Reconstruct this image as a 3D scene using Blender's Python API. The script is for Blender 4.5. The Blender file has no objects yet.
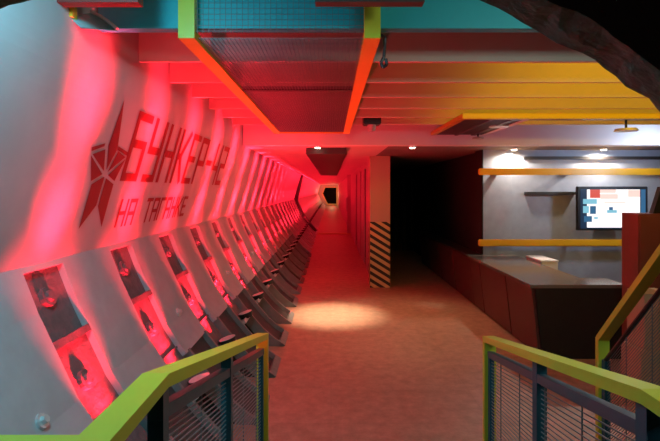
import bpy, bmesh, math, random
from mathutils import Vector, Matrix
random.seed(7)
SC = bpy.context.scene
COL = SC.collection
F, CX, CY, H = 480.0, 331.0, 190.0, 1.75      # lens (px), vanishing point, eye height
ORD = ['first', 'second', 'third', 'fourth', 'fifth', 'sixth', 'seventh', 'eighth', 'ninth', 'tenth']

# ------------------------------------------------------------------ materials
def mat(name, col, rough=0.55, metal=0.0, noise=0.0, scale=6.0, bump=0.0, emit=None, estr=0.0, col2=None):
    m = bpy.data.materials.new(name); m.use_nodes = True
    nt = m.node_tree; b = nt.nodes['Principled BSDF']
    b.inputs['Roughness'].default_value = rough
    b.inputs['Metallic'].default_value = metal
    c = (*col, 1)
    if noise > 0 or bump > 0:
        tc = nt.nodes.new('ShaderNodeTexCoord')
        n = nt.nodes.new('ShaderNodeTexNoise'); n.inputs['Scale'].default_value = scale; n.inputs['Detail'].default_value = 6
        nt.links.new(tc.outputs['Object'], n.inputs['Vector'])
    if noise > 0:
        mx = nt.nodes.new('ShaderNodeMix'); mx.data_type = 'RGBA'
        d = col2 if col2 else tuple(v * (1 - noise) for v in col)
        mx.inputs[6].default_value = (*d, 1); mx.inputs[7].default_value = c
        nt.links.new(n.outputs['Fac'], mx.inputs[0]); nt.links.new(mx.outputs[2], b.inputs['Base Color'])
    else:
        b.inputs['Base Color'].default_value = c
    if bump > 0:
        bp = nt.nodes.new('ShaderNodeBump'); bp.inputs['Strength'].default_value = bump; bp.inputs['Distance'].default_value = 0.02
        nt.links.new(n.outputs['Fac'], bp.inputs['Height']); nt.links.new(bp.outputs['Normal'], b.inputs['Normal'])
    if emit:
        b.inputs['Emission Color'].default_value = (*emit, 1); b.inputs['Emission Strength'].default_value = estr
    return m

M = {}
M['wall'] = mat('grey_paint', (.60, .62, .64), .5, noise=.25, scale=4, bump=.08)
M['iron'] = mat('grey_cast_iron_paint', (.56, .57, .59), .45, noise=.3, scale=9, bump=.15)
M['rim'] = mat('worn_light_grey_iron', (.66, .65, .62), .4, noise=.3, scale=14, bump=.1)
M['darkiron'] = mat('dark_iron', (.07, .06, .06), .5, noise=.4, scale=12, bump=.2)
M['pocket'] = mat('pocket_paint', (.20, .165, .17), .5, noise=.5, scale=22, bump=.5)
M['plug'] = mat('plug_steel', (.7, .7, .7), .3, metal=.4)
M['black'] = mat('black_metal', (.012, .012, .014), .45)
M['letter'] = mat('dark_red_lettering_paint', (.30, .025, .035), .5)
M['lime'] = mat('lime_green_paint', (.74, .70, .055), .38, noise=.12, scale=5)
M['teal'] = mat('teal_paint', (.025, .50, .56), .5, noise=.2, scale=3)
M['rail_teal'] = mat('dark_teal_steel', (.022, .095, .125), .4)
M['wire'] = mat('grey_wire', (.16, .19, .20), .4, metal=.2)
M['beam'] = mat('cream_ceiling_paint', (.62, .55, .46), .6, noise=.2, scale=3)
M['slab'] = mat('dark_ceiling_slab', (.16, .13, .12), .8, noise=.3, scale=3)
M['white'] = mat('white_ceiling_paint', (.72, .70, .70), .6, noise=.1, scale=3)
M['duct'] = mat('dark_ceiling_panel', (.035, .02, .02), .5)
M['rock'] = mat('rough_dark_rock', (.27, .23, .20), .9, noise=.5, scale=30, bump=.9)
M['greywall'] = mat('blue_grey_plaster', (.31, .345, .42), .6, noise=.3, scale=9, bump=.1)
M['yellow'] = mat('amber_yellow_paint', (.80, .42, .01), .4)
M['counter'] = mat('maroon_counter_panel', (.095, .035, .032), .45, noise=.3, scale=4)
M['countertop'] = mat('grey_brown_countertop', (.20, .17, .15), .17, noise=.2, scale=5)
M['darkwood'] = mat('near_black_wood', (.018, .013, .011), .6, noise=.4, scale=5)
M['redwood'] = mat('red_brown_wood', (.27, .07, .048), .4, noise=.3, scale=5)
M['card'] = mat('tan_cardboard', (.55, .40, .25), .8, noise=.15, scale=5)
M['paper'] = mat('white_laminate', (.8, .77, .72), .5)
M['unlit_black'] = mat('unlit_room_black', (.005, .003, .003), .8, noise=.4, scale=2)  # near-black colour that holds the shade of the unlit spaces
M['redwall'] = mat('tunnel_side_plaster', (.55, .42, .42), .6, noise=.2, scale=3)
M['tan'] = mat('tan_door_frame', (.60, .45, .22), .5)
M['glass'] = mat('pale_teal_sheet', (.50, .78, .78), .2, noise=.5, scale=12)
M['brownred'] = mat('dark_red_steel', (.25, .03, .025), .5)
M['lamp_glow'] = mat('warm_lamp_face', (.9, .85, .7), .4, emit=(1, .86, .62), estr=14)
M['lens'] = mat('frosted_lamp_lens', (.8, .75, .75), .3)
M['olive'] = mat('olive_yellow_paint', (.42, .31, .02), .4)
M['footrim'] = mat('shaded_foot_rim_iron', (.30, .28, .27), .45, noise=.4, scale=14, bump=.1)  # rim iron darkened: the shadow at the rib feet is in the colour
M['puck'] = mat('grey_puck_metal', (.45, .43, .42), .35, metal=.3)

def floor_mat():
    m = bpy.data.materials.new('terracotta_floor'); m.use_nodes = True
    nt = m.node_tree; b = nt.nodes['Principled BSDF']; b.inputs['Roughness'].default_value = .48
    g = nt.nodes.new('ShaderNodeNewGeometry')
    br = nt.nodes.new('ShaderNodeTexBrick'); br.offset = 0
    br.inputs['Scale'].default_value = 1.0; br.inputs['Brick Width'].default_value = 1.2; br.inputs['Row Height'].default_value = .6
    br.inputs['Mortar Size'].default_value = .004; br.inputs['Mortar Smooth'].default_value = .6
    br.inputs['Color1'].default_value = (.51, .305, .215, 1); br.inputs['Color2'].default_value = (.48, .28, .195, 1)
    br.inputs['Mortar'].default_value = (.43, .26, .175, 1)
    nt.links.new(g.outputs['Position'], br.inputs['Vector'])
    n = nt.nodes.new('ShaderNodeTexNoise'); n.inputs['Scale'].default_value = 9; n.inputs['Detail'].default_value = 10; n.inputs['Roughness'].default_value = .75
    nt.links.new(g.outputs['Position'], n.inputs['Vector'])
    rp = nt.nodes.new('ShaderNodeMapRange'); rp.inputs[1].default_value = .3; rp.inputs[2].default_value = .7; rp.inputs[3].default_value = .62; rp.inputs[4].default_value = 1.1
    nt.links.new(n.outputs['Fac'], rp.inputs[0])
    mx = nt.nodes.new('ShaderNodeMix'); mx.data_type = 'RGBA'; mx.blend_type = 'MULTIPLY'; mx.inputs[0].default_value = 1
    nt.links.new(br.outputs['Color'], mx.inputs[6]); nt.links.new(rp.outputs[0], mx.inputs[7])
    nt.links.new(mx.outputs[2], b.inputs['Base Color'])
    bp = nt.nodes.new('ShaderNodeBump'); bp.inputs['Strength'].default_value = .15; bp.inputs['Distance'].default_value = .01
    nt.links.new(n.outputs['Fac'], bp.inputs['Height']); nt.links.new(bp.outputs['Normal'], b.inputs['Normal'])
    return m
M['floor'] = floor_mat()

def hazard_mat():
    m = bpy.data.materials.new('hazard_column'); m.use_nodes = True
    nt = m.node_tree; b = nt.nodes['Principled BSDF']; b.inputs['Roughness'].default_value = .5
    g = nt.nodes.new('ShaderNodeNewGeometry'); s = nt.nodes.new('ShaderNodeSeparateXYZ')
    nt.links.new(g.outputs['Position'], s.inputs[0])
    def mth(op, a, bb):
        n = nt.nodes.new('ShaderNodeMath'); n.operation = op
        for i, v in enumerate((a, bb)):
            if isinstance(v, (int, float)): n.inputs[i].default_value = v
            else: nt.links.new(v, n.inputs[i])
        return n.outputs[0]
    x = mth('ADD', s.outputs['X'], s.outputs['Y'])
    d = mth('ADD', s.outputs['Z'], mth('MULTIPLY', x, .62))
    st = mth('GREATER_THAN', mth('FRACT', mth('DIVIDE', d, .132), 0), .52)
    lo = mth('LESS_THAN', s.outputs['Z'], 1.18)
    m1 = nt.nodes.new('ShaderNodeMix'); m1.data_type = 'RGBA'
    m1.inputs[6].default_value = (.62, .43, .17, 1); m1.inputs[7].default_value = (.015, .013, .012, 1)
    nt.links.new(st, m1.inputs[0])
    m2 = nt.nodes.new('ShaderNodeMix'); m2.data_type = 'RGBA'; m2.inputs[6].default_value = (.50, .33, .24, 1)
    nt.links.new(lo, m2.inputs[0]); nt.links.new(m1.outputs[2], m2.inputs[7])
    nt.links.new(m2.outputs[2], b.inputs['Base Color'])
    return m
M['hazard'] = hazard_mat()

# ------------------------------------------------------------------ builders
class MB:
    def __init__(s): s.bm = bmesh.new()
    def hexa(s, p):                       # 8 points: bottom ring then top ring
        v = [s.bm.verts.new(q) for q in p]
        for f in ((0,1,2,3),(4,5,6,7),(0,1,5,4),(1,2,6,5),(2,3,7,6),(3,0,4,7)): s.bm.faces.new([v[i] for i in f])
        return s
    def box(s, x0, x1, y0, y1, z0, z1):
        return s.hexa([(x0,y0,z0),(x1,y0,z0),(x1,y1,z0),(x0,y1,z0),(x0,y0,z1),(x1,y0,z1),(x1,y1,z1),(x0,y1,z1)])
    def bar(s, p, q, w, h, up=(0,0,1)):   # rectangular bar, w sideways, h along up
        p, q = Vector(p), Vector(q); d = (q-p).normalized(); u = Vector(up)
        r = d.cross(u).normalized(); u = r.cross(d).normalized()
        c = [(-w/2,-h/2),(w/2,-h/2),(w/2,h/2),(-w/2,h/2)]
        return s.hexa([p+r*a+u*b for a,b in c]+[q+r*a+u*b for a,b in c])
    def path(s, pts, w, h, side):         # mitred flat bar: pts along its centre, side = sideways vectors per point, h vectors per point
        rings = []
        for p, (sd, up) in zip(pts, side):
            p, sd, up = Vector(p), Vector(sd), Vector(up)
            rings.append([s.bm.verts.new(p+sd*a*w/2+up*b*h/2) for a,b in ((-1,-1),(1,-1),(1,1),(-1,1))])
        for a, b in zip(rings, rings[1:]):
            for i in range(4): s.bm.faces.new([a[i], a[(i+1)%4], b[(i+1)%4], b[i]])
        s.bm.faces.new(rings[0]); s.bm.faces.new(rings[-1]); return s
    def prism(s, poly, y0, y1):           # polygon in x,z pushed along y
        a = [s.bm.verts.new((x,y0,z)) for x,z in poly]; b = [s.bm.verts.new((x,y1,z)) for x,z in poly]
        n = len(poly); s.bm.faces.new(a); s.bm.faces.new(b)
        for i in range(n): s.bm.faces.new([a[i],a[(i+1)%n],b[(i+1)%n],b[i]])
        return s
    def strip(s, front, back, y0, y1):    # solid between two x,z polylines
        n = len(front)
        A = [[s.bm.verts.new((x,y,z)) for x,z in pl] for pl in (front, back) for y in (y0,y1)]
        f0,f1,b0,b1 = A
        for i in range(n-1):
            s.bm.faces.new([f0[i],f0[i+1],f1[i+1],f1[i]]); s.bm.faces.new([b0[i],b0[i+1],b1[i+1],b1[i]])
            s.bm.faces.new([f0[i],f0[i+1],b0[i+1],b0[i]]); s.bm.faces.new([f1[i],f1[i+1],b1[i+1],b1[i]])
        for i in (0,n-1): s.bm.faces.new([f0[i],f1[i],b1[i],b0[i]])
        return s
    def cyl(s, p, q, r, r2=None, n=16):
        p, q = Vector(p), Vector(q); r2 = r if r2 is None else r2
        d = (q-p).normalized(); u = d.orthogonal().normalized(); w = d.cross(u)
        an = [2*math.pi*i/n for i in range(n)]
        a = [s.bm.verts.new(p+(u*math.cos(t)+w*math.sin(t))*r) for t in an]
        b = [s.bm.verts.new(q+(u*math.cos(t)+w*math.sin(t))*r2) for t in an]
        s.bm.faces.new(a); s.bm.faces.new(b)
        for i in range(n): s.bm.faces.new([a[i],a[(i+1)%n],b[(i+1)%n],b[i]])
        return s
    def tube(s, pts, r, n=8):
        for a, b in zip(pts, pts[1:]): s.cyl(a, b, r, n=n)
        return s
    def poly(s, pts):
        s.bm.faces.new([s.bm.verts.new(p) for p in pts]); return s
    def build(s, name, m, parent=None, bevel=0, smooth=False):
        bmesh.ops.recalc_face_normals(s.bm, faces=s.bm.faces)
        if bevel: bmesh.ops.bevel(s.bm, geom=s.bm.edges[:], offset=bevel, segments=2, affect='EDGES', clamp_overlap=True)
        me = bpy.data.meshes.new(name); s.bm.to_mesh(me); s.bm.free()
        if smooth:
            for p in me.polygons: p.use_smooth = True
        ms = m if isinstance(m, list) else [m]
        for q in ms: me.materials.append(M[q] if isinstance(q, str) else q)
        o = bpy.data.objects.new(name, me); COL.objects.link(o)
        if parent: o.parent = parent; o.matrix_parent_inverse = parent.matrix_world.inverted() if False else o.matrix_parent_inverse
        return o

def tag(o, label=None, cat=None, group=None, kind=None):
    if label: o['label'] = label
    if cat: o['category'] = cat
    if group: o['group'] = group
    if kind: o['kind'] = kind
    return o
def thing(name, label, cat, group=None, loc=(0,0,0), kind=None):
    o = bpy.data.objects.new(name, None); COL.objects.link(o); o.location = loc; o.empty_display_size = .1
    return tag(o, label, cat, group, kind)
def struct(name, mb, m, label=None, **k):
    return tag(mb.build(name, m, **k), label, None, None, 'structure')

def light(name, kind, loc, power, col, target=None, parent=None, **k):
    l = bpy.data.lights.new(name, kind); l.energy = power; l.color = col
    for a, v in k.items(): setattr(l, a, v)
    o = bpy.data.objects.new(name, l); COL.objects.link(o); o.location = loc
    if target is not None:
        o.rotation_euler = (Vector(target)-Vector(loc)).to_track_quat('-Z','Y').to_euler()
    if parent: o.parent = parent
    return o

# ------------------------------------------------------------------ cross-section of the lined wall
KNEE, SPRING = (-1.20, 2.35), (-1.48, 1.38)
LOW = [(-1.48,1.3797),(-1.395,1.16),(-1.295,.95),(-1.20,.75),(-1.10,.60),(-.985,.45),(-.87,.31),(-.77,.195),(-.65,.09),(-.52,0.0)]
def xat(z):
    for (xa,za),(xb,zb) in zip(LOW, LOW[1:]):
        if za >= z >= zb: return xa+(xb-xa)*(za-z)/(za-zb)
    return LOW[0][0]
def sub(z1, z0, off=0.0):
    pts = [(xat(z1), z1)]+[p for p in LOW if z0 < p[1] < z1]+[(xat(z0), z0)]
    out = []
    for i, p in enumerate(pts):
        a, b = pts[max(i-1,0)], pts[min(i+1,len(pts)-1)]
        d = Vector((b[0]-a[0], b[1]-a[1])).normalized(); n = Vector((d.y, -d.x))   # points out of the room, down-left
        out.append((p[0]+n.x*off, p[1]+n.y*off))
    return out
END = 54.0

# ------------------------------------------------------------------ setting
struct('floor', MB().box(-3.2, 7, -1.2, 57, -.15, 0), 'floor')
top = 3.0
struct('wall_left', MB().strip([(-1.20,top),(-1.20,2.50),(-1.2012,2.46),(-1.2045,2.41),(-1.210,2.36),(-1.218,2.31),(-1.229,2.26),(-1.244,2.20),(-1.36,1.80),SPRING],
    [(-1.30,top),(-1.30,2.50),(-1.3012,2.46),(-1.3045,2.41),(-1.31,2.36),(-1.318,2.31),(-1.329,2.26),(-1.344,2.20),(-1.46,1.80),(-1.58,1.38)], .86, END), 'wall')
struct('ceiling_near', MB().box(-1.6, 7, .86, 6.5, top-.1, top+.1), 'slab')
struct('ceiling_far', MB().box(-1.19, .80, 6.70, END, 2.36, 2.5), 'redwall')
struct('ceiling_bar', MB().box(.80, 7, 6.70, 16, 2.36, 2.5), 'slab')
struct('lintel', MB().box(-1.19, 7, 6.50, 6.70, 2.36, top-.1), 'white')
struct('column', MB().box(.70, 1.06, 8.6, 8.95, 0, 2.36), 'hazard')
w = MB()
gaps = [(9.55,9.75),(10.75,11.35),(12.5,12.9),(14.4,15.2)]
edges = [8.95]+[v for g_ in gaps for v in g_]+[END]
for a, b in zip(edges[::2], edges[1::2]): w.box(.78,.81,a,b,0,2.36)
for a, b in gaps: w.box(.78,.81,a,b,2.24,2.36)
struct('wall_tunnel_right', w, 'redwall')
struct('gap_shade_panel', MB().box(.90,.94,8.96,END,0,2.355), 'unlit_black')  # black panel set behind the gaps, their darkness put into its colour
struct('wall_dark_back', MB().box(.92, 7, 15.9, 16.1, 0, 2.36), 'unlit_black')
struct('wall_right', MB().box(6.8, 7, .86, 15.9, 0, 2.9), 'greywall')
struct('wall_back', MB().box(2.30, 6.8, 7.30, 7.6, 0, 2.36).box(2.30, 2.74, 7.26, 7.30, 0, 2.36), 'greywall')
struct('wall_edge_shade', MB().box(2.285,2.299,7.25,7.6,.78,2.36), 'unlit_black')  # thin sheet added over the wall edge, shade put into its colour
struct('wall_bar_side', MB().box(2.38, 2.5, 7.6, 15.9, 0, 2.36), 'unlit_black')
# far end wall with its doorway
e = MB()
e.prism([(-1.45,2.36),(.78,2.36),(.78,2.12),(-.72,2.12),(-1.05,1.35),(-.62,.45),(-.40,.05),(.78,.05),(.78,0),(-1.45,0)], END-.3, END)
struct('wall_far_end', e, 'redwall')
struct('wall_beyond_doorway', MB().box(-1.5, .92, 56.2, 56.4, 0, 2.5), 'unlit_black')
fr = thing('doorway_frame', 'tan angular doorway frame at the far end of the red tunnel', 'door frame')
d = MB()
pl = [(.76,.05),(-.40,.05),(-.62,.45),(-1.05,1.35),(-.72,2.12),(.76,2.12)]
inn = [(.60,.22),(-.34,.22),(-.52,.52),(-.92,1.35),(-.64,2.02),(.60,2.02)]
for i in range(len(pl)):
    j = (i+1) % len(pl); d.prism([pl[i],pl[j],inn[j],inn[i]], END-.42, END-.31)
d.build('frame', 'tan', fr)

# portal ring halfway down the tunnel
pr = thing('tunnel_portal', 'dark angular steel portal around the passage halfway down the red tunnel', 'portal')
o1 = [(-1.17,2.35),(-1.19,2.3),(-1.45,1.40)]+[(x+.03,z+.015) for x,z in sub(1.30,.1)]
o2 = [(-1.09,2.36),(-1.11,2.28),(-1.31,1.40)]+[(x+.13,z+.05) for x,z in sub(1.30,.1)]
MB().strip(o2, o1, 18.90, 19.25).build('side_frame', 'darkiron', pr)
MB().box(-.52,.78,18.9,19.25,0,.045).build('sill', 'tan', pr)
MB().box(.64,.78,18.9,19.25,.045,2.36).build('jamb', 'redwall', pr)
MB().box(.58,.64,18.82,18.9,.95,1.45).build('latch_plate', 'rim', pr)
# dark duct on the tunnel ceiling
tag(MB().box(-.36,.22,6.9,17.2,2.27,2.36).build('ceiling_duct', 'duct'), 'long dark flat duct under the red tunnel ceiling', 'duct')

# landing and ramp
struct('floor_ramp', MB().prism([(0,0)]*0+[(-.45,0),(.98,0),(.98,.335),(-.45,.335)], -1.2, 1.02)
       .hexa([(-.45,1.02,0),(.98,1.02,0),(.98,2.44,0),(-.45,2.44,0),(-.45,1.02,.335),(.98,1.02,.335),(.98,2.44,.004),(-.45,2.44,.004)]), 'darkwood')

# rough arched opening the view looks through
def arch():
    cx, cz, R, ya, yb = -.14, 1.112, 1.025, .70, .80
    a0 = math.asin((.34-cz)/R); a1 = math.pi-a0; n = 220
    mb = MB(); rings = []
    walk = [0,0,0]
    for i in range(n+1):
        t = a0+(a1-a0)*i/n
        for k in range(3): walk[k] = walk[k]*.72+random.uniform(-.0052,.0052)
        dx, dz = math.cos(t), math.sin(t)
        def P(r, y): return mb.bm.verts.new((cx+dx*r, y, cz+dz*r))
        rings.append([P(R+.05+walk[2],yb+.07), P(R+walk[0],yb), P(R+.004+walk[1]*1.5,(ya+yb)/2), P(R+walk[2],ya), P(R+.5,ya-.03), P(R+2.2,ya-.05), P(R+2.2,yb+.07)])
    for a, b in zip(rings, rings[1:]):
        for k in range(7): mb.bm.faces.new([a[k],a[(k+1)%7],b[(k+1)%7],b[k]])
    mb.bm.faces.new(rings[0]); mb.bm.faces.new(rings[-1])
    return mb
struct('wall_front_arch', arch(), 'rock')

# ------------------------------------------------------------------ cast-iron ribs on the left
def rib_parts(k, root, detail):
    """one ring: pocket y 0..0.34, then band y 0.34..0.90 (local y)"""
    def face():
        m = MB(); m.strip(sub(1.3797,.55), sub(1.3797,.55,.19), .34, .90); return m
    def foot():
        m = MB(); m.strip(sub(.56,0.0,.035), sub(.56,0.0,.16), .40, .86).strip(sub(.56,0.0,.165), sub(.56,0.0,.19), 0, .90); return m
    def rims():
        m = MB()
        for a in (.385,.845): m.strip(sub(.56,0.0,-.012), sub(.56,0.0,.10), a, a+.03)
        m.strip(sub(.04,0.0,-.012), sub(.04,0.0,.10), .385, .875)
        return m
    def back():
        m = MB(); m.strip(sub(1.3797,.35,.038), sub(1.3797,.35,.068), .0, .34); return m
    def flange(z, t=.03, f=.0):
        m = MB(); x = xat(z); m.strip(sub(z,z-t,f), sub(z,z-t,.10), .0, .34); return m
    return face, foot, rims, back, flange
def detailed(k):
    n = k
    face, foot, rims, back, flange = rib_parts(k, None, True)
    r = thing('tunnel_rib', None, 'tunnel rib', 'curved iron ribs along the left wall')
    face().build('rib_face', 'iron', r); foot().build('rib_foot', 'darkiron', r)  # dark iron on the foot carries the shade low on the rib
    rims().build('rib_rim', 'footrim', r); pp = back().build('pocket_plate', 'pocket', r)
    flange(1.3797,.03).build('flange', 'iron', r); flange(1.02,.035,.0).build('flange', 'pocket', r)
    flange(.62,.012,.026).build('flange', 'pocket', r); flange(.38,.03,-.03).build('flange', 'rim', r)
    for z in (1.22,.80):
        x = xat(z); m = MB(); p = Vector((x-.020, .15, z-.012)); nn = Vector((.9,0,.43)).normalized()
        m.cyl(p-nn*.03, p+nn*.008, .055, .05).cyl(p+nn*.008, p+nn*.022, .03, .026)
        m.build('plug', 'pocket', pp)
    return r
def plug(r):
    p = Vector((xat(.78), .62, .78)); nn = Vector((.86,0,.5)).normalized()
    MB().cyl(p-nn*.01, p+nn*.012, .036, .032).cyl(p+nn*.012, p+nn*.03, .02, .017, n=6).build('bolt', 'plug', [c for c in r.children if c.name.startswith('rib_face')][0])
def simple_rib():
    face, foot, rims, back, flange = rib_parts(0, None, False)
    m = MB()
    m.strip(sub(1.3797,.55), sub(1.3797,.55,.19), .34, .90); m.strip(sub(1.3797,.35,.038), sub(1.3797,.35,.068), 0, .34)
    for z in (1.3797,1.02,.38): m.strip(sub(z,z-.03,.012), sub(z,z-.03,.10), 0, .34)
    m.strip(sub(.56,0.0,.02), sub(.56,0.0,.16), .40, .86).strip(sub(.56,0.0,.165), sub(.56,0.0,.19), 0, .90)
    return m
def copy_tree(o, parent=None):
    c = o.copy(); COL.objects.link(c)
    if parent: c.parent = parent
    for ch in list(o.children): copy_tree(ch, c)
    return c
Y0, DY = 2.29, .90
proto = detailed(0); protoB = copy_tree(proto); plug(protoB)
ND = 12
labs = {-2: None}
ribs = []
for k in range(-1, ND):
    even = (k % 2 == 1)
    src = protoB if even else proto
    if k == 0: o = proto
    elif k == -1: o = protoB
    else: o = copy_tree(src)
    o.location = (0, Y0+DY*k, 0)
    if k == -1: o['label'] = 'broad blue-grey iron rib with a steel bolt, at the bottom left above the lime handrail'
    else:
        nm = ORD[k] if k < 10 else ('eleventh','twelfth')[k-10]
        o['label'] = '%s curved iron rib after the blue-grey rib at bottom left%s' % (nm, ', with a steel bolt' if even else '')
sm = simple_rib().build('tunnel_rib', 'iron')
k = ND; first = True
while Y0+DY*k+.9 < END-.35:
    o = sm if first else sm.copy()
    if not first: COL.objects.link(o)
    first = False
    y = Y0+DY*k
    o.location = (0, y, 0)
    tag(o, 'small red-lit rib in the far stretch of the tunnel, before the dark portal' if y < 18.3 else 'tiny red-lit rib beyond the dark portal, near the far doorway', 'tunnel rib',
        'ribs before the portal' if y < 18.3 else 'ribs beyond the portal')
    k += 1
NR = k

# uplights in the pockets
RED = (1.0, .012, .032)
def uplight(detail=True):
    r = thing('uplight', None, 'lamp', 'red uplights in the wall pockets')
    # floodlight standing on the ledge at the foot of the pocket, tipped up along the wall
    p = Vector((-.915,.17,.41)); ax = Vector((-.30,0,.954)).normalized()
    MB().cyl(p-ax*.03, p+ax*.025, .06, .08, n=24).build('housing', 'black', r)
    ln = MB().cyl(p+ax*.025, p+ax*.029, .074, .074, n=24).build('lens', 'lens', r)
    MB().cyl(p-ax*.045, p-ax*.03, .022, .022, n=12).build('swivel', 'black', r)
    return r
UPW, BRW = 24.0, 9.0
LD = {}
lamp0 = uplight()
for k in range(-1, NR):
    y = Y0+DY*k
    if k == -1: continue
    if k == 0: r = lamp0
    else: r = copy_tree(lamp0)
    r.location = (0, y, 0)
    if k < ND:
        r['label'] = ('round uplight low in the pocket just before the %s rib after the blue-grey one' % (ORD[k] if k < 10 else ('eleventh','twelfth')[k-10])) if k >= 0 else 'black round uplight at the foot of the pocket nearest the arch'
    elif y < 18.3: tag(r, 'small round uplight in a far pocket before the dark portal', None, 'uplights before the portal')
    else: tag(r, 'tiny round uplight in a pocket beyond the dark portal', None, 'uplights beyond the portal')
    far = y > 6.5
    for nm, p, t, pw, sz, sp in (('uplight_beam', (-.929,.453), (-1.42,1.70), 4.0, (.15,.10), 17),
                                 ('uplight_high_beam', (-.929,.453), (-1.22,2.45), 7.5, (.15,.10), 15),
                                 ('uplight_cell_beam', (-.929,.453), (-1.45,.98), 10.0, (.08,.06), 48),
                                 ('uplight_spill', (-.929,.453), (-.30,2.10), 16.0, (.08,.06), 116),
                                 ('cross_beam', (-.929,.453), (-.80,2.60), 7.0, (.08,.06), 40)):  # extra beam added at the near lamps to brighten the ceiling beams
        if nm == 'cross_beam' and k > 4: continue
        if far: nm += '_tunnel'; pw *= .6 if 'spill' in nm else 1.15
        if nm not in LD:
            l = bpy.data.lights.new(nm, 'AREA'); l.energy = pw; l.color = RED; l.shape = 'ELLIPSE'
            l.size, l.size_y = sz; l.spread = math.radians(sp); LD[nm] = l
        o = bpy.data.objects.new(nm, LD[nm]); COL.objects.link(o); o.location = (p[0], y+.17, p[1])
        zax = -(Vector((t[0],{'upli':.45,'cros':1.0}[nm[:4]] if ('spill' in nm or 'cross' in nm) else 0,t[1]))-Vector((p[0],0,p[1]))).normalized(); xax = Vector((0,1,0)); xax = (xax-zax*xax.dot(zax)).normalized(); yax = zax.cross(xax)
        o.rotation_euler = Matrix((xax, yax, zax)).transposed().to_euler()

# ------------------------------------------------------------------ star and lettering painted on the sloping wall
SA, SB = Vector((SPRING[0],0,SPRING[1])), Vector((KNEE[0],0,KNEE[1]))
SU = (SB-SA).normalized(); SN = Vector((SU.z,0,-SU.x))
def on_wall(u, z, off=.003):            # u along the tunnel, z height on the sloping panel
    t = (z-SA.z)/SU.z; p = SA+SU*t+SN*off; return Vector((p.x, u, p.z))
def px_wall(px, py):
    d = Vector(((px-CX)/F, 1, -(py-CY)/F)); o = Vector((0,0,H))
    t = (SA-o).dot(SN)/d.dot(SN); p = o+d*t; return p.y, p.z
GL = {
 'Б': [[(0,0),(0,1)],[(0,1),(.9,1)],[(0,.55),(.9,.55)],[(.9,.55),(.9,0)],[(.9,0),(0,0)]],
 'У': [[(0,1),(.0,.5)],[(0,.5),(.9,.5)],[(.9,1),(.9,0)],[(.9,0),(.1,0)]],
 'Н': [[(0,0),(0,1)],[(.9,0),(.9,1)],[(0,.5),(.9,.5)]],
 'К': [[(0,0),(0,1)],[(0,.5),(.35,.5)],[(.3,.5),(.9,1)],[(.3,.5),(.9,0)]],
 'Е': [[(0,0),(0,1)],[(0,1),(.9,1)],[(0,.5),(.75,.5)],[(0,0),(.9,0)]],
 'Р': [[(0,0),(0,1)],[(0,1),(.9,1)],[(.9,1),(.9,.45)],[(.9,.45),(0,.45)]],
 '-': [[(.1,.5),(.8,.5)]],
 '4': [[(0,1),(0,.4)],[(0,.4),(.9,.4)],[(.9,1),(.9,0)]],
 '2': [[(0,1),(.9,1)],[(.9,1),(.9,.5)],[(.9,.5),(0,.5)],[(0,.5),(0,0)],[(0,0),(.9,0)]],
 'А': [[(0,0),(0,1)],[(0,1),(.9,1)],[(.9,1),(.9,0)],[(0,.45),(.9,.45)]],
 'Т': [[(.45,0),(.45,1)],[(0,1),(.9,1)]],
 'Г': [[(0,0),(0,1)],[(0,1),(.9,1)]],
}
def lettering(text, u0, u1, z0, z1, sw, label):
    root = thing('wall_lettering', label, 'lettering', 'lettering on the red wall')
    adv = (u1-u0)/len(text); cw = adv*.72; ch = z1-z0
    for i, c in enumerate(text):
        if c == ' ': continue
        m = MB()
        for n, st in enumerate(GL[c]):
            (ax,az),(bx,bz) = st
            a = Vector((u0+adv*i+ax*cw, z0+sw/2+az*(ch-sw))); b = Vector((u0+adv*i+bx*cw, z0+sw/2+bz*(ch-sw)))
            d = (b-a).normalized(); q = Vector((-d.y, d.x))*sw/2; a = a-d*sw/2; b = b+d*sw/2
            off = .003+.0004*n
            m.poly([on_wall(v.x, v.y, off) for v in (a-q, b-q, b+q, a+q)])
        m.build('letter', 'letter', root)
lettering('БУНКЕР-42', 3.10, 5.90, 1.81, 2.26, .054, 'large dark red line of lettering on the red-lit wall beside the star')
lettering('НА ТАГАНКЕ', 3.20, 4.72, 1.50, 1.69, .027, 'smaller second line of dark red lettering under the large line')
st = thing('star_emblem', 'tall faceted dark red star painted on the left wall before the lettering', 'emblem')
facets = [
 [(124,99),(117,149),(106,170),(108,145)],
 [(91,151),(104,146),(105,143),(91,147)],
 [(92,154),(105,149),(103.5,171)],
 [(90.5,155),(102,174),(90.5,181)],
 [(118,146),(128,152.5),(127,156),(117,150)],
 [(107,172),(118,151),(125,157)],
 [(107.5,175),(125,159),(114,181)],
 [(102.5,177),(104,177),(96,205),(78,229),(91,184)],
 [(105.5,178),(113,184),(101,227),(97.5,206)],
]
for f in facets:
    MB().poly([on_wall(*px_wall(*p)) for p in f]).build('facet', 'letter', st)

# ------------------------------------------------------------------ ceiling beams and frames
bnames = ['first','second','third','fourth','fifth','sixth']
b0 = None
for k in range(6):
    y = 2.97+.57*k
    if b0 is None:
        b0 = MB().box(-1.19, 4.6, 0, .03, 2.545, top-.1).build('ceiling_beam', 'beam'); o = b0
    else: o = b0.copy(); COL.objects.link(o)
    o.location = (0, y, 0)
    tag(o, '%s cream cross beam of the stepped ceiling, counted from the teal beam' % bnames[k], 'ceiling beam', 'stepped ceiling cross beams')
tb = tag(MB().box(-1.19, 4.4, 2.45, 2.50, 2.57, top-.1).box(-1.19,4.4,2.435,2.45,2.57,2.578).build('ceiling_beam', 'teal'), 'teal painted cross beam at the top of the view', 'ceiling beam')
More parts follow.
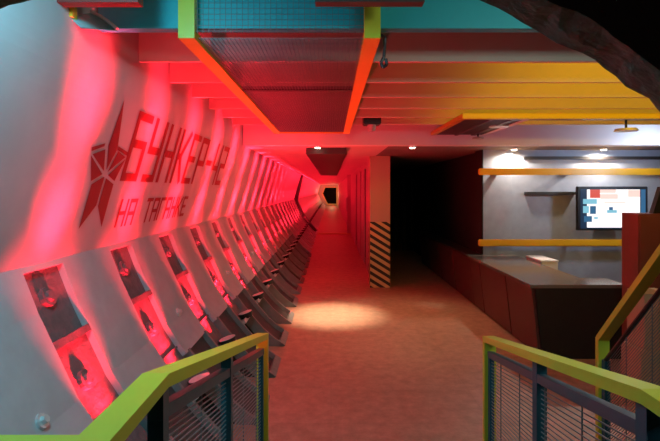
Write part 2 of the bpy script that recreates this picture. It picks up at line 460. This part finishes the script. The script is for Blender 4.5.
# lime frame with wire mesh
cf = thing('ceiling_frame', 'lime green steel frame with wire mesh under the red ceiling beams', 'frame')
for xa, nm in ((-.755,0),(.165,1)):
    MB().box(xa, xa+.08, 2.37, 6.42, 2.50, 2.545).box(xa, xa+.08, 2.37, 2.415, 2.545, 2.89).build('frame_rail', 'lime', cf)
MB().box(-.675,.165,6.36,6.42,2.505,2.54).build('cross_bar', 'lime', cf)
MB().box(-.675,.165,3.66,3.70,2.51,2.54).build('cross_bar', 'darkiron', cf)
wm = MB()
x = -.665
while x < .16: wm.box(x, x+.0024, 2.42, 6.36, 2.515, 2.5174); x += .022
y = 2.43
while y < 6.35: wm.box(-.675, .165, y, y+.0024, 2.5174, 2.52); y += .022
wm.build('wire_mesh', 'wire', cf)
wv = MB(); x = -.665
while x < .16: wv.box(x, x+.0018, 2.385, 2.388, 2.53, 2.88); x += .028
z = 2.54
while z < 2.88: wv.box(-.675, .165, 2.388, 2.391, z, z+.0018); z += .028
wv.build('wire_mesh', 'wire', cf)
# second frame at right
cf2 = thing('ceiling_frame', 'amber-edged ceiling frame with dark grating, right of the black projector', 'frame')
MB().box(1.34,4.5,4.88,4.95,2.475,2.53).build('front_bar', 'olive', cf2)
MB().box(1.34,1.40,4.95,6.45,2.485,2.53).build('side_bar', 'olive', cf2)
MB().box(2.02,2.08,4.95,6.45,2.485,2.53).build('side_bar', 'white', cf2)
g = MB(); y = 4.97
while y < 6.43: g.box(1.40,2.02,y,y+.02,2.49,2.525); y += .032
g.box(1.40,2.02,4.97,4.99,2.485,2.527).box(1.66,1.70,4.95,6.45,2.48,2.495).box(1.88,1.94,4.95,6.45,2.48,2.495)
g.build('grating', 'darkiron', cf2)
MB().box(2.08,4.5,4.95,5.10,2.49,2.53).build('cable_tray', 'darkiron', cf2)
def puck(px, py, D, rad, label):
    X = (px-CX)/F*D; z = H-(py-CY)/F*D
    r = thing('puck_lamp', label, 'lamp', 'puck lamps on the right ceiling frame', (X, D, z))
    MB().cyl((0,0,-.012),(0,0,.012),rad,rad*.9,n=24).build('shade', 'puck', r)
    zt = 2.522-z
    MB().cyl((0,0,.01),(0,0,zt),.012,n=10).build('stem', 'black', r)
puck(626, 130, 5.02, .115, 'round flat lamp under the amber bar at far right')
puck(499, 126, 5.55, .115, 'round flat lamp under the middle of the dark grating')
puck(478, 138, 6.25, .075, 'smaller round lamp under the far edge of the dark grating')

# black projector hanging from the ceiling, and its cable
pj = thing('ceiling_spotlight', 'black box spotlight hanging under the ceiling right of the lime frame', 'spotlight', None, (.47,5.55,2.455))
MB().box(-.10,.10,-.10,.10,.045,.215).build('housing', 'black', pj, bevel=.01)
MB().cyl((0,-.02,-.03),(0,-.02,.05),.035,.052).build('lens', 'puck', pj)
MB().box(-.11,.2,-.02,.02,.235,.25).box(-.015,.015,-.015,.015,.21,.24).build('bracket', 'black', pj)
cpts = [Vector((.66+.11*i, 5.55+.02*math.sin(i), 2.60+.06-.035*math.sin(math.pi*i/5.0)-.012*i)) for i in range(6)]
tag(MB().tube(cpts, .008).build('cable', 'black'), 'thin dark cable running right from the black box spotlight', 'cable')
hk = [(.24,2.40,2.53),(.275,2.45,2.53),(.275,2.455,2.50),(.27,2.45,2.43),(.255,2.45,2.40),(.265,2.45,2.375),(.285,2.45,2.39),(.28,2.45,2.42)]
tag(MB().tube(hk, .008).build('hook', 'black'), 'black looped hook hanging beside the right end of the lime frame', 'hook')
# things at the very top and the curved sheet at top left
tag(MB().box(-1.37,-.845,2.10,2.16,2.572,2.902).build('steel_bar', 'brownred'), 'dark red steel bar at the top edge above the curved sheet', 'bar')
tag(MB().box(-.07,.41,2.10,2.16,2.574,2.902).build('steel_bar', 'darkiron'), 'dark steel bar at the top edge left of the right lime upright', 'bar')
cs = thing('curved_sheet', 'curved pale teal plastic sheet tucked under the teal beam, top left', 'sheet')
A = []
for i in range(13):
    t = i/12; px = 72+36*t; py = 4+20*t**1.6
    X = (px-CX)/F*2.30; z = H-(py-CY)/F*2.30; A.append((X,z))
B = [((66+24*i/12-CX)/F*2.3, H-(10+24*(i/12)**.9-CY)/F*2.3) for i in range(13)]
m = MB()
va = [m.bm.verts.new((x,2.40,z)) for x,z in A]; vb = [m.bm.verts.new((x,2.22,z)) for x,z in B]
va2 = [m.bm.verts.new((x,2.405,z+.006)) for x,z in A]; vb2 = [m.bm.verts.new((x,2.225,z+.006)) for x,z in B]
for i in range(12):
    m.bm.faces.new([va[i],va[i+1],vb[i+1],vb[i]]); m.bm.faces.new([va2[i],va2[i+1],vb2[i+1],vb2[i]])
    m.bm.faces.new([va[i],va[i+1],va2[i+1],va2[i]]); m.bm.faces.new([vb[i],vb[i+1],vb2[i+1],vb2[i]])
m.build('sheet', 'glass', cs, smooth=True)
m = MB()
m.tube([(x,2.40,z+.008) for x,z in A], .010); m.build('edge_strip', 'rim', cs)
X = (66-CX)/F*2.2
MB().box(X-.035,X+.03,2.20,2.24,2.545,2.62).build('bracket', 'lime', cs)

# recessed downlights along the lintel
def downlight(x, y, z, label):
    r = thing('downlight', label, 'lamp', 'recessed downlights behind the lintel', (x,y,z))
    MB().cyl((0,0,0),(0,0,-.012),.055,.055,n=24).build('trim_ring', 'puck', r)
    MB().cyl((0,0,-.012),(0,0,-.022),.038,.034,n=24).build('lamp_face', 'lamp_glow', r)
downlight(-.19, 6.78, 2.36, 'small bright downlight over the pool of light by the ribs')
downlight(1.15, 6.78, 2.36, 'small bright downlight above the dark opening beside the striped column')
downlight(2.72, 7.13, 2.36, 'downlight over the left end of the grey bar wall')
downlight(4.05, 7.13, 2.36, 'downlight over the screen on the grey bar wall')

# ------------------------------------------------------------------ bar wall, bumper rails, screen
for z, lb in ((2.02,'upper amber bumper rail across the grey bar wall'), (.97,'lower amber bumper rail across the grey bar wall')):
    r = thing('bumper_rail', lb, 'rail', 'amber rails on the bar wall')
    MB().box(2.18,6.5,7.06,7.13,z-.048,z+.048).build('rail', 'yellow', r, bevel=.012)
    for xx in (2.5,3.6,5.2): MB().box(xx-.02,xx+.02,7.12,7.262 if xx < 2.74 else 7.302,z-.03,z+.03).build('bracket', 'black', r)
for z, xa, xb, lb in ((2.235,2.93,6.4,'long dark ledge on the grey wall above the upper amber rail'),(1.70,2.94,3.70,'short dark ledge on the grey wall left of the screen')):
    tag(MB().box(xa,xb,7.24,7.302,z-.022,z+.022).build('wall_ledge', 'darkwood'), lb, 'ledge')
def P(px, py, D): return ((px-CX)/F*D, H-(py-CY)/F*D)
tv = thing('flat_screen', 'lit flat screen television on the grey bar wall', 'television')
(xa,zb),(xb,za) = P(577.5,230.5,7.0), P(648,186.5,7.0)
MB().box(xa,xb,7.0,7.06,zb,za).build('housing', 'black', tv, bevel=.008)
MB().box((xa+xb)/2-.1,(xa+xb)/2+.1,7.06,7.302,zb+.2,za-.2).build('wall_mount', 'black', tv)
def em(name, c, s): 
    m = mat(name, (.02,.02,.02), .3, emit=c, estr=s); return m
E = [em('screen_white',(1,.93,.92),1.5), em('screen_pink',(1,.62,.55),1.2), em('screen_red',(.8,.10,.06),.9), em('screen_blue',(.05,.22,.45),.6),
     em('screen_navy',(.01,.05,.13),.5), em('screen_cyan',(.25,.62,.78),.9)]
sc_ = MB(); idx = []
def patch(x0,y0,x1,y1,mi,lay):
    (a,zb_),(b,zt_) = P(x0,y1,6.998-.0006*lay), P(x1,y0,6.998-.0006*lay); yy = 6.998-.0006*lay
    sc_.poly([(a,yy,zb_),(b,yy,zb_),(b,yy,zt_),(a,yy,zt_)]); idx.append(mi)
patch(580.5,189,646,228.5,4,0)
patch(587,189.5,640,227.5,0,1); patch(641,189.5,645.5,228,3,1)
patch(590,189.5,600,198,2,2); patch(600,189.5,616,193,1,2); patch(600,194,618,199,1,2); patch(628,190,640,197,1,2)
patch(583,199,597,204,5,2); patch(583,206,589,213,5,2); patch(590,206,596,214,3,2); patch(584,216,592,222,3,2); patch(588,224,593,227,0,2)
patch(607,210,617,213,5,2); patch(609,207,613,210,3,2); patch(604,202,626,203.2,1,2); patch(594,217,598,219,5,2)
so = sc_.build('screen', E, tv)
for p_, mi in zip(so.data.polygons, idx): p_.material_index = mi

# counter
ct = thing('bar_counter', 'long low maroon counter with grey-brown top in front of the grey wall', 'counter')
MB().box(2.06,2.78,4.96,7.24,.735,.77).box(2.78,3.06,4.96,5.34,.735,.77).build('countertop', 'countertop', ct)
MB().box(2.20,2.76,5.02,7.24,0,.735).build('body', 'darkwood', ct)
MB().box(2.76,3.04,5.02,5.30,0,.735).build('return', 'darkwood', ct)
MB().hexa([(2.195,4.97,0),(3.05,4.97,0),(3.05,5.02,0),(2.195,5.02,0),(2.115,4.97,.735),(3.05,4.97,.735),(3.05,5.02,.735),(2.115,5.02,.735)]).build('end_panel', 'darkwood', ct)
def lean_panel(ya, yb, par): 
    MB().hexa([(2.165,ya,.02),(2.19,ya,.02),(2.19,yb,.02),(2.165,yb,.02),(2.085,ya,.73),(2.11,ya,.73),(2.11,yb,.73),(2.085,yb,.73)]).build('side_panel', 'counter', par)
for ya, yb in ((4.99,5.735),(5.765,6.745),(6.775,7.235)): lean_panel(ya, yb, ct)
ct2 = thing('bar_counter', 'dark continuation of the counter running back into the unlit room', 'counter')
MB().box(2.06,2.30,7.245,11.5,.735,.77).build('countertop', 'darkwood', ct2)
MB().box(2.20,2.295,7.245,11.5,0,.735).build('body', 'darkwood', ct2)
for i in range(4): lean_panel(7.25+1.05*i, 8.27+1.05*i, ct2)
wb = thing('storage_box', 'white box behind the grey-brown countertop against the grey wall', 'box')
MB().box(2.81,3.03,6.41,6.9,0,.79).build('body', 'paper', wb); MB().box(2.80,3.035,6.40,6.91,.79,.81).build('lid', 'paper', wb)
# red-brown cabinet and cartons
cb = thing('cabinet', 'tall red-brown wooden cabinet at the right in front of the screen', 'cabinet')
MB().box(2.83,3.7,4.42,4.67,.05,1.53).build('body', 'redwood', cb)
MB().box(2.86,3.7,4.45,4.65,0,.05).build('plinth', 'darkwood', cb)
for a,b in ((2.84,3.20),(3.21,3.60)): MB().box(a,b,4.405,4.42,.09,1.51).build('door', 'redwood', cb)
bx1 = thing('carton', 'lower tan carton of the pair seen through the stair railing mesh', 'carton', 'tan cartons')
MB().box(2.52,3.02,3.90,4.17,0,.44).build('body', 'card', bx1); MB().box(2.72,2.77,3.896,4.174,.2,.444).build('tape', 'paper', bx1)
bx2 = thing('carton', 'upper tan carton stacked on another behind the stair railing mesh', 'carton', 'tan cartons')
MB().box(2.56,3.0,3.92,4.15,.446,.90).build('body', 'card', bx2); MB().box(2.75,2.80,3.916,4.154,.6,.904).build('tape', 'paper', bx2)
sp = thing('tilted_panel', 'narrow black tilted panel standing on the red-brown cabinet', 'panel')
MB().hexa([(3.02,4.5,1.53),(3.2,4.5,1.53),(3.2,4.56,1.53),(3.02,4.56,1.53),(3.10,4.5,1.78),(3.28,4.5,1.78),(3.28,4.56,1.78),(3.10,4.56,1.78)]).build('panel', 'black', sp)

# dark room details
for i in range(6):
    x = 1.2+.22*i
    tag(MB().box(x,x+.09,13.9,14.0,0,2.2).build('dark_post', 'unlit_black'), 'dim upright post in the unlit room behind the counter', 'post', 'posts in the unlit room')
# ------------------------------------------------------------------ railings
def railing(label, sgn, xi0, xi1, yk, ye, zk, ze, turn_left):
    """inner face x at knee / end; knee and end depth; top heights"""
    r = thing('railing', label, 'railing', 'lime railings of the ramp')
    W, T = .06, .03
    ck, ce = xi0+sgn*W/2, xi1+sgn*W/2
    up = Vector((0,0,1)); sx = Vector((1,0,0))
    m = MB()
    slope = (zk-ze)/(ye-yk); nrm = Vector((0,slope,1)).normalized()
    kn = (up+nrm).normalized()
    pts = [(ck,.77 if turn_left else .815,zk-T/2),(ck,yk,zk-T/2),(ce,ye,ze-T/2)]
    m.path(pts, W, T, [(sx,up),(sx,kn),(sx,nrm)])
    if turn_left: m.box(-1.13, ck-W/2+.0005, .74, .80, zk-T, zk); m.box(ck-W/2, ck+W/2, .74, .77, zk-T, zk)
    m.build('handrail', 'lime', r)
    MB().box(ce-W/2, ce+W/2, ye-.03, ye, 0.004, ze-T*.6).build('end_post', 'lime', r)
    def zl(y): return zk-slope*(y-yk) if y > yk else zk
    def xl(y): return ck+(ce-ck)*(y-yk)/(ye-yk)
    def ramp(y): return .335-.331*(y-1.02)/1.42 if y > 1.02 else .335
    posts = [yk+.015, (yk*.54+ye*.46)] if turn_left else [yk+.02, (yk*.53+ye*.47)]
    for y in posts:
        MB().box(xl(y)-.018, xl(y)+.018, y-.018, y+.018, ramp(y)-.006, zl(y)-T).build('post', 'rail_teal', r)
    y1 = ye-.05
    MB().box(xl(y1)-.012, xl(y1)+.012, y1-.02, y1+.004, .02, zl(y1)-.09).build('post', 'rail_teal', r)
    MB().bar((xl(yk),yk,zl(yk)-.09),(xl(y1),y1,zl(y1)-.09),.03,.03).build('top_bar', 'rail_teal', r)
    MB().bar((xl(yk),yk,ramp(yk)+.07),(xl(y1),y1,ramp(y1)+.07),.03,.03).build('bottom_bar', 'rail_teal', r)
    wm = MB(); h = .112
    while h < .90:
        wm.bar((xl(yk),yk,zl(yk)-h),(xl(y1),y1,zl(y1)-h),.003,.0035); h += .0165
    y = yk+.05
    while y < y1-.3: y += .30; wm.box(xl(y)-.0035, xl(y)+.0005, y, y+.003, zl(y)-.9, zl(y)-.10)
    wm.build('wire_mesh', 'wire', r)
    return r
railing('lime green ramp railing at the left, turning left under the nearest rib', -1, -.36, -.325, 1.067, 2.5, 1.342, 1.005, True)
railing('lime green ramp railing at the right, in front of the counter end', 1, .634, .79, .984, 2.5, 1.342, .99, False)
# stair railing at far right
sr = thing('railing', 'lime green stair railing climbing out of view at the right edge', 'railing')
a, b = Vector((1.47,2.6,.945)), Vector((1.415,1.75,1.80))
dirv = (b-a).normalized(); nr = Vector((0,-dirv.z,-dirv.y)); nr = Vector((0,dirv.z,-dirv.y)) if nr.z < 0 else nr
nr = Vector((0, dirv.z, -dirv.y)); nr = nr if nr.z > 0 else -nr
MB().path([a,b], .06, .03, [((1,0,0),nr),((1,0,0),nr)]).build('handrail', 'lime', sr)
MB().box(1.44,1.50,2.585,2.615,0,.95).build('end_post', 'lime', sr)
MB().tube([a+Vector((0,-.03,-.11)), b+Vector((0,-.03,-.11))], .012).build('grab_bar', 'black', sr)
MB().box(1.455,1.485,2.55,2.58,0,.84).build('post', 'rail_teal', sr)
wm = MB()
for i in range(46):
    o_ = Vector((0,-.02,-.14-.017*i)); s0 = a+o_; s1 = b+o_
    if s0.z > .05: wm.bar(s0, s1, .0024, .0024)
for i in range(4):
    p = a+(b-a)*(i/4.0); wm.box(p.x-.002,p.x+.002,p.y-.022,p.y-.018,max(.02,p.z-.92),p.z-.1)
wm.build('wire_mesh', 'wire', sr)
stt = MB()
for i in range(6): stt.box(1.50,2.5,2.45-.17*i-.17,2.45-.17*i,0,.17*(i+1))
struct('floor_stair', stt, 'darkwood')

# ------------------------------------------------------------------ light
WARM = (1.0, .80, .52)
light('cool_landing_lamp', 'AREA', (-.80,1.12,2.70), 20, (.24,.80,1.0), (-1.3,1.9,1.2), shape='DISK', size=.35, spread=math.radians(175))
light('downlight_beam', 'SPOT', (-.19,6.78,2.33), 620, WARM, (.02,6.74,0), spot_size=math.radians(42), spot_blend=1.0, shadow_soft_size=.04)
light('downlight_beam', 'SPOT', (1.15,6.78,2.33), 62, (1,.64,.34), (1.0,6.5,0), spot_size=math.radians(84), spot_blend=.6, shadow_soft_size=.04)
light('wall_downlight', 'SPOT', (2.72,7.13,2.335), 85, (1,.86,.70), (2.74,7.22,0), spot_size=math.radians(165), spot_blend=.5, shadow_soft_size=.03)
light('wall_downlight', 'SPOT', (4.05,7.13,2.335), 100, (1,.88,.74), (4.05,7.22,0), spot_size=math.radians(165), spot_blend=.5, shadow_soft_size=.03)
for k in range(5):       # unseen amber lights added behind each cross beam, lighting the face of the next
    light('amber_beam_fill', 'AREA', (2.75, 2.97+.57*k+.06, 2.62), 8.5-1.1*k, (1,.56,.015), (2.75, 2.97+.57*k+.56, 2.66), shape='RECTANGLE', size=3.0, size_y=.03)
light('rail_fill', 'AREA', (1.45,1.1,2.5), 10, (.74,1.0,.90), (.9,2.2,1.4), shape='DISK', size=.25, spread=math.radians(175))  # unseen light added to brighten the rails and the teal beam
light('cool_bar_fill', 'AREA', (4.5,5.95,2.20), 16, (.62,.76,1.0), (3.6,6.9,1.9), shape='DISK', size=.3, spread=math.radians(170))  # unseen light added to lift the lintel and the grey wall
light('far_door_lamp', 'POINT', (.1,51.8,1.3), 36, (1,.72,.35), shadow_soft_size=.1)

w = bpy.data.worlds.new('World'); SC.world = w; w.use_nodes = True
w.node_tree.nodes['Background'].inputs[0].default_value = (.5,.35,.35,1); w.node_tree.nodes['Background'].inputs[1].default_value = .01

# ------------------------------------------------------------------ camera
cam = bpy.data.cameras.new('Camera'); co = bpy.data.objects.new('Camera', cam); COL.objects.link(co)
co.location = (0,0,H); co.rotation_euler = (math.pi/2,0,0)
cam.sensor_width = 36; cam.lens = 36*F/660; cam.clip_start = .02; cam.clip_end = 200
cam.shift_x = -(CX-330)/660; cam.shift_y = -(220.5-CY)/660
SC.camera = co
vs = SC.view_settings; vs.view_transform = 'Standard'; vs.look = 'None'; vs.gamma = 1; vs.exposure = 0; vs.use_curve_mapping = False
SC.cycles.use_denoising = True
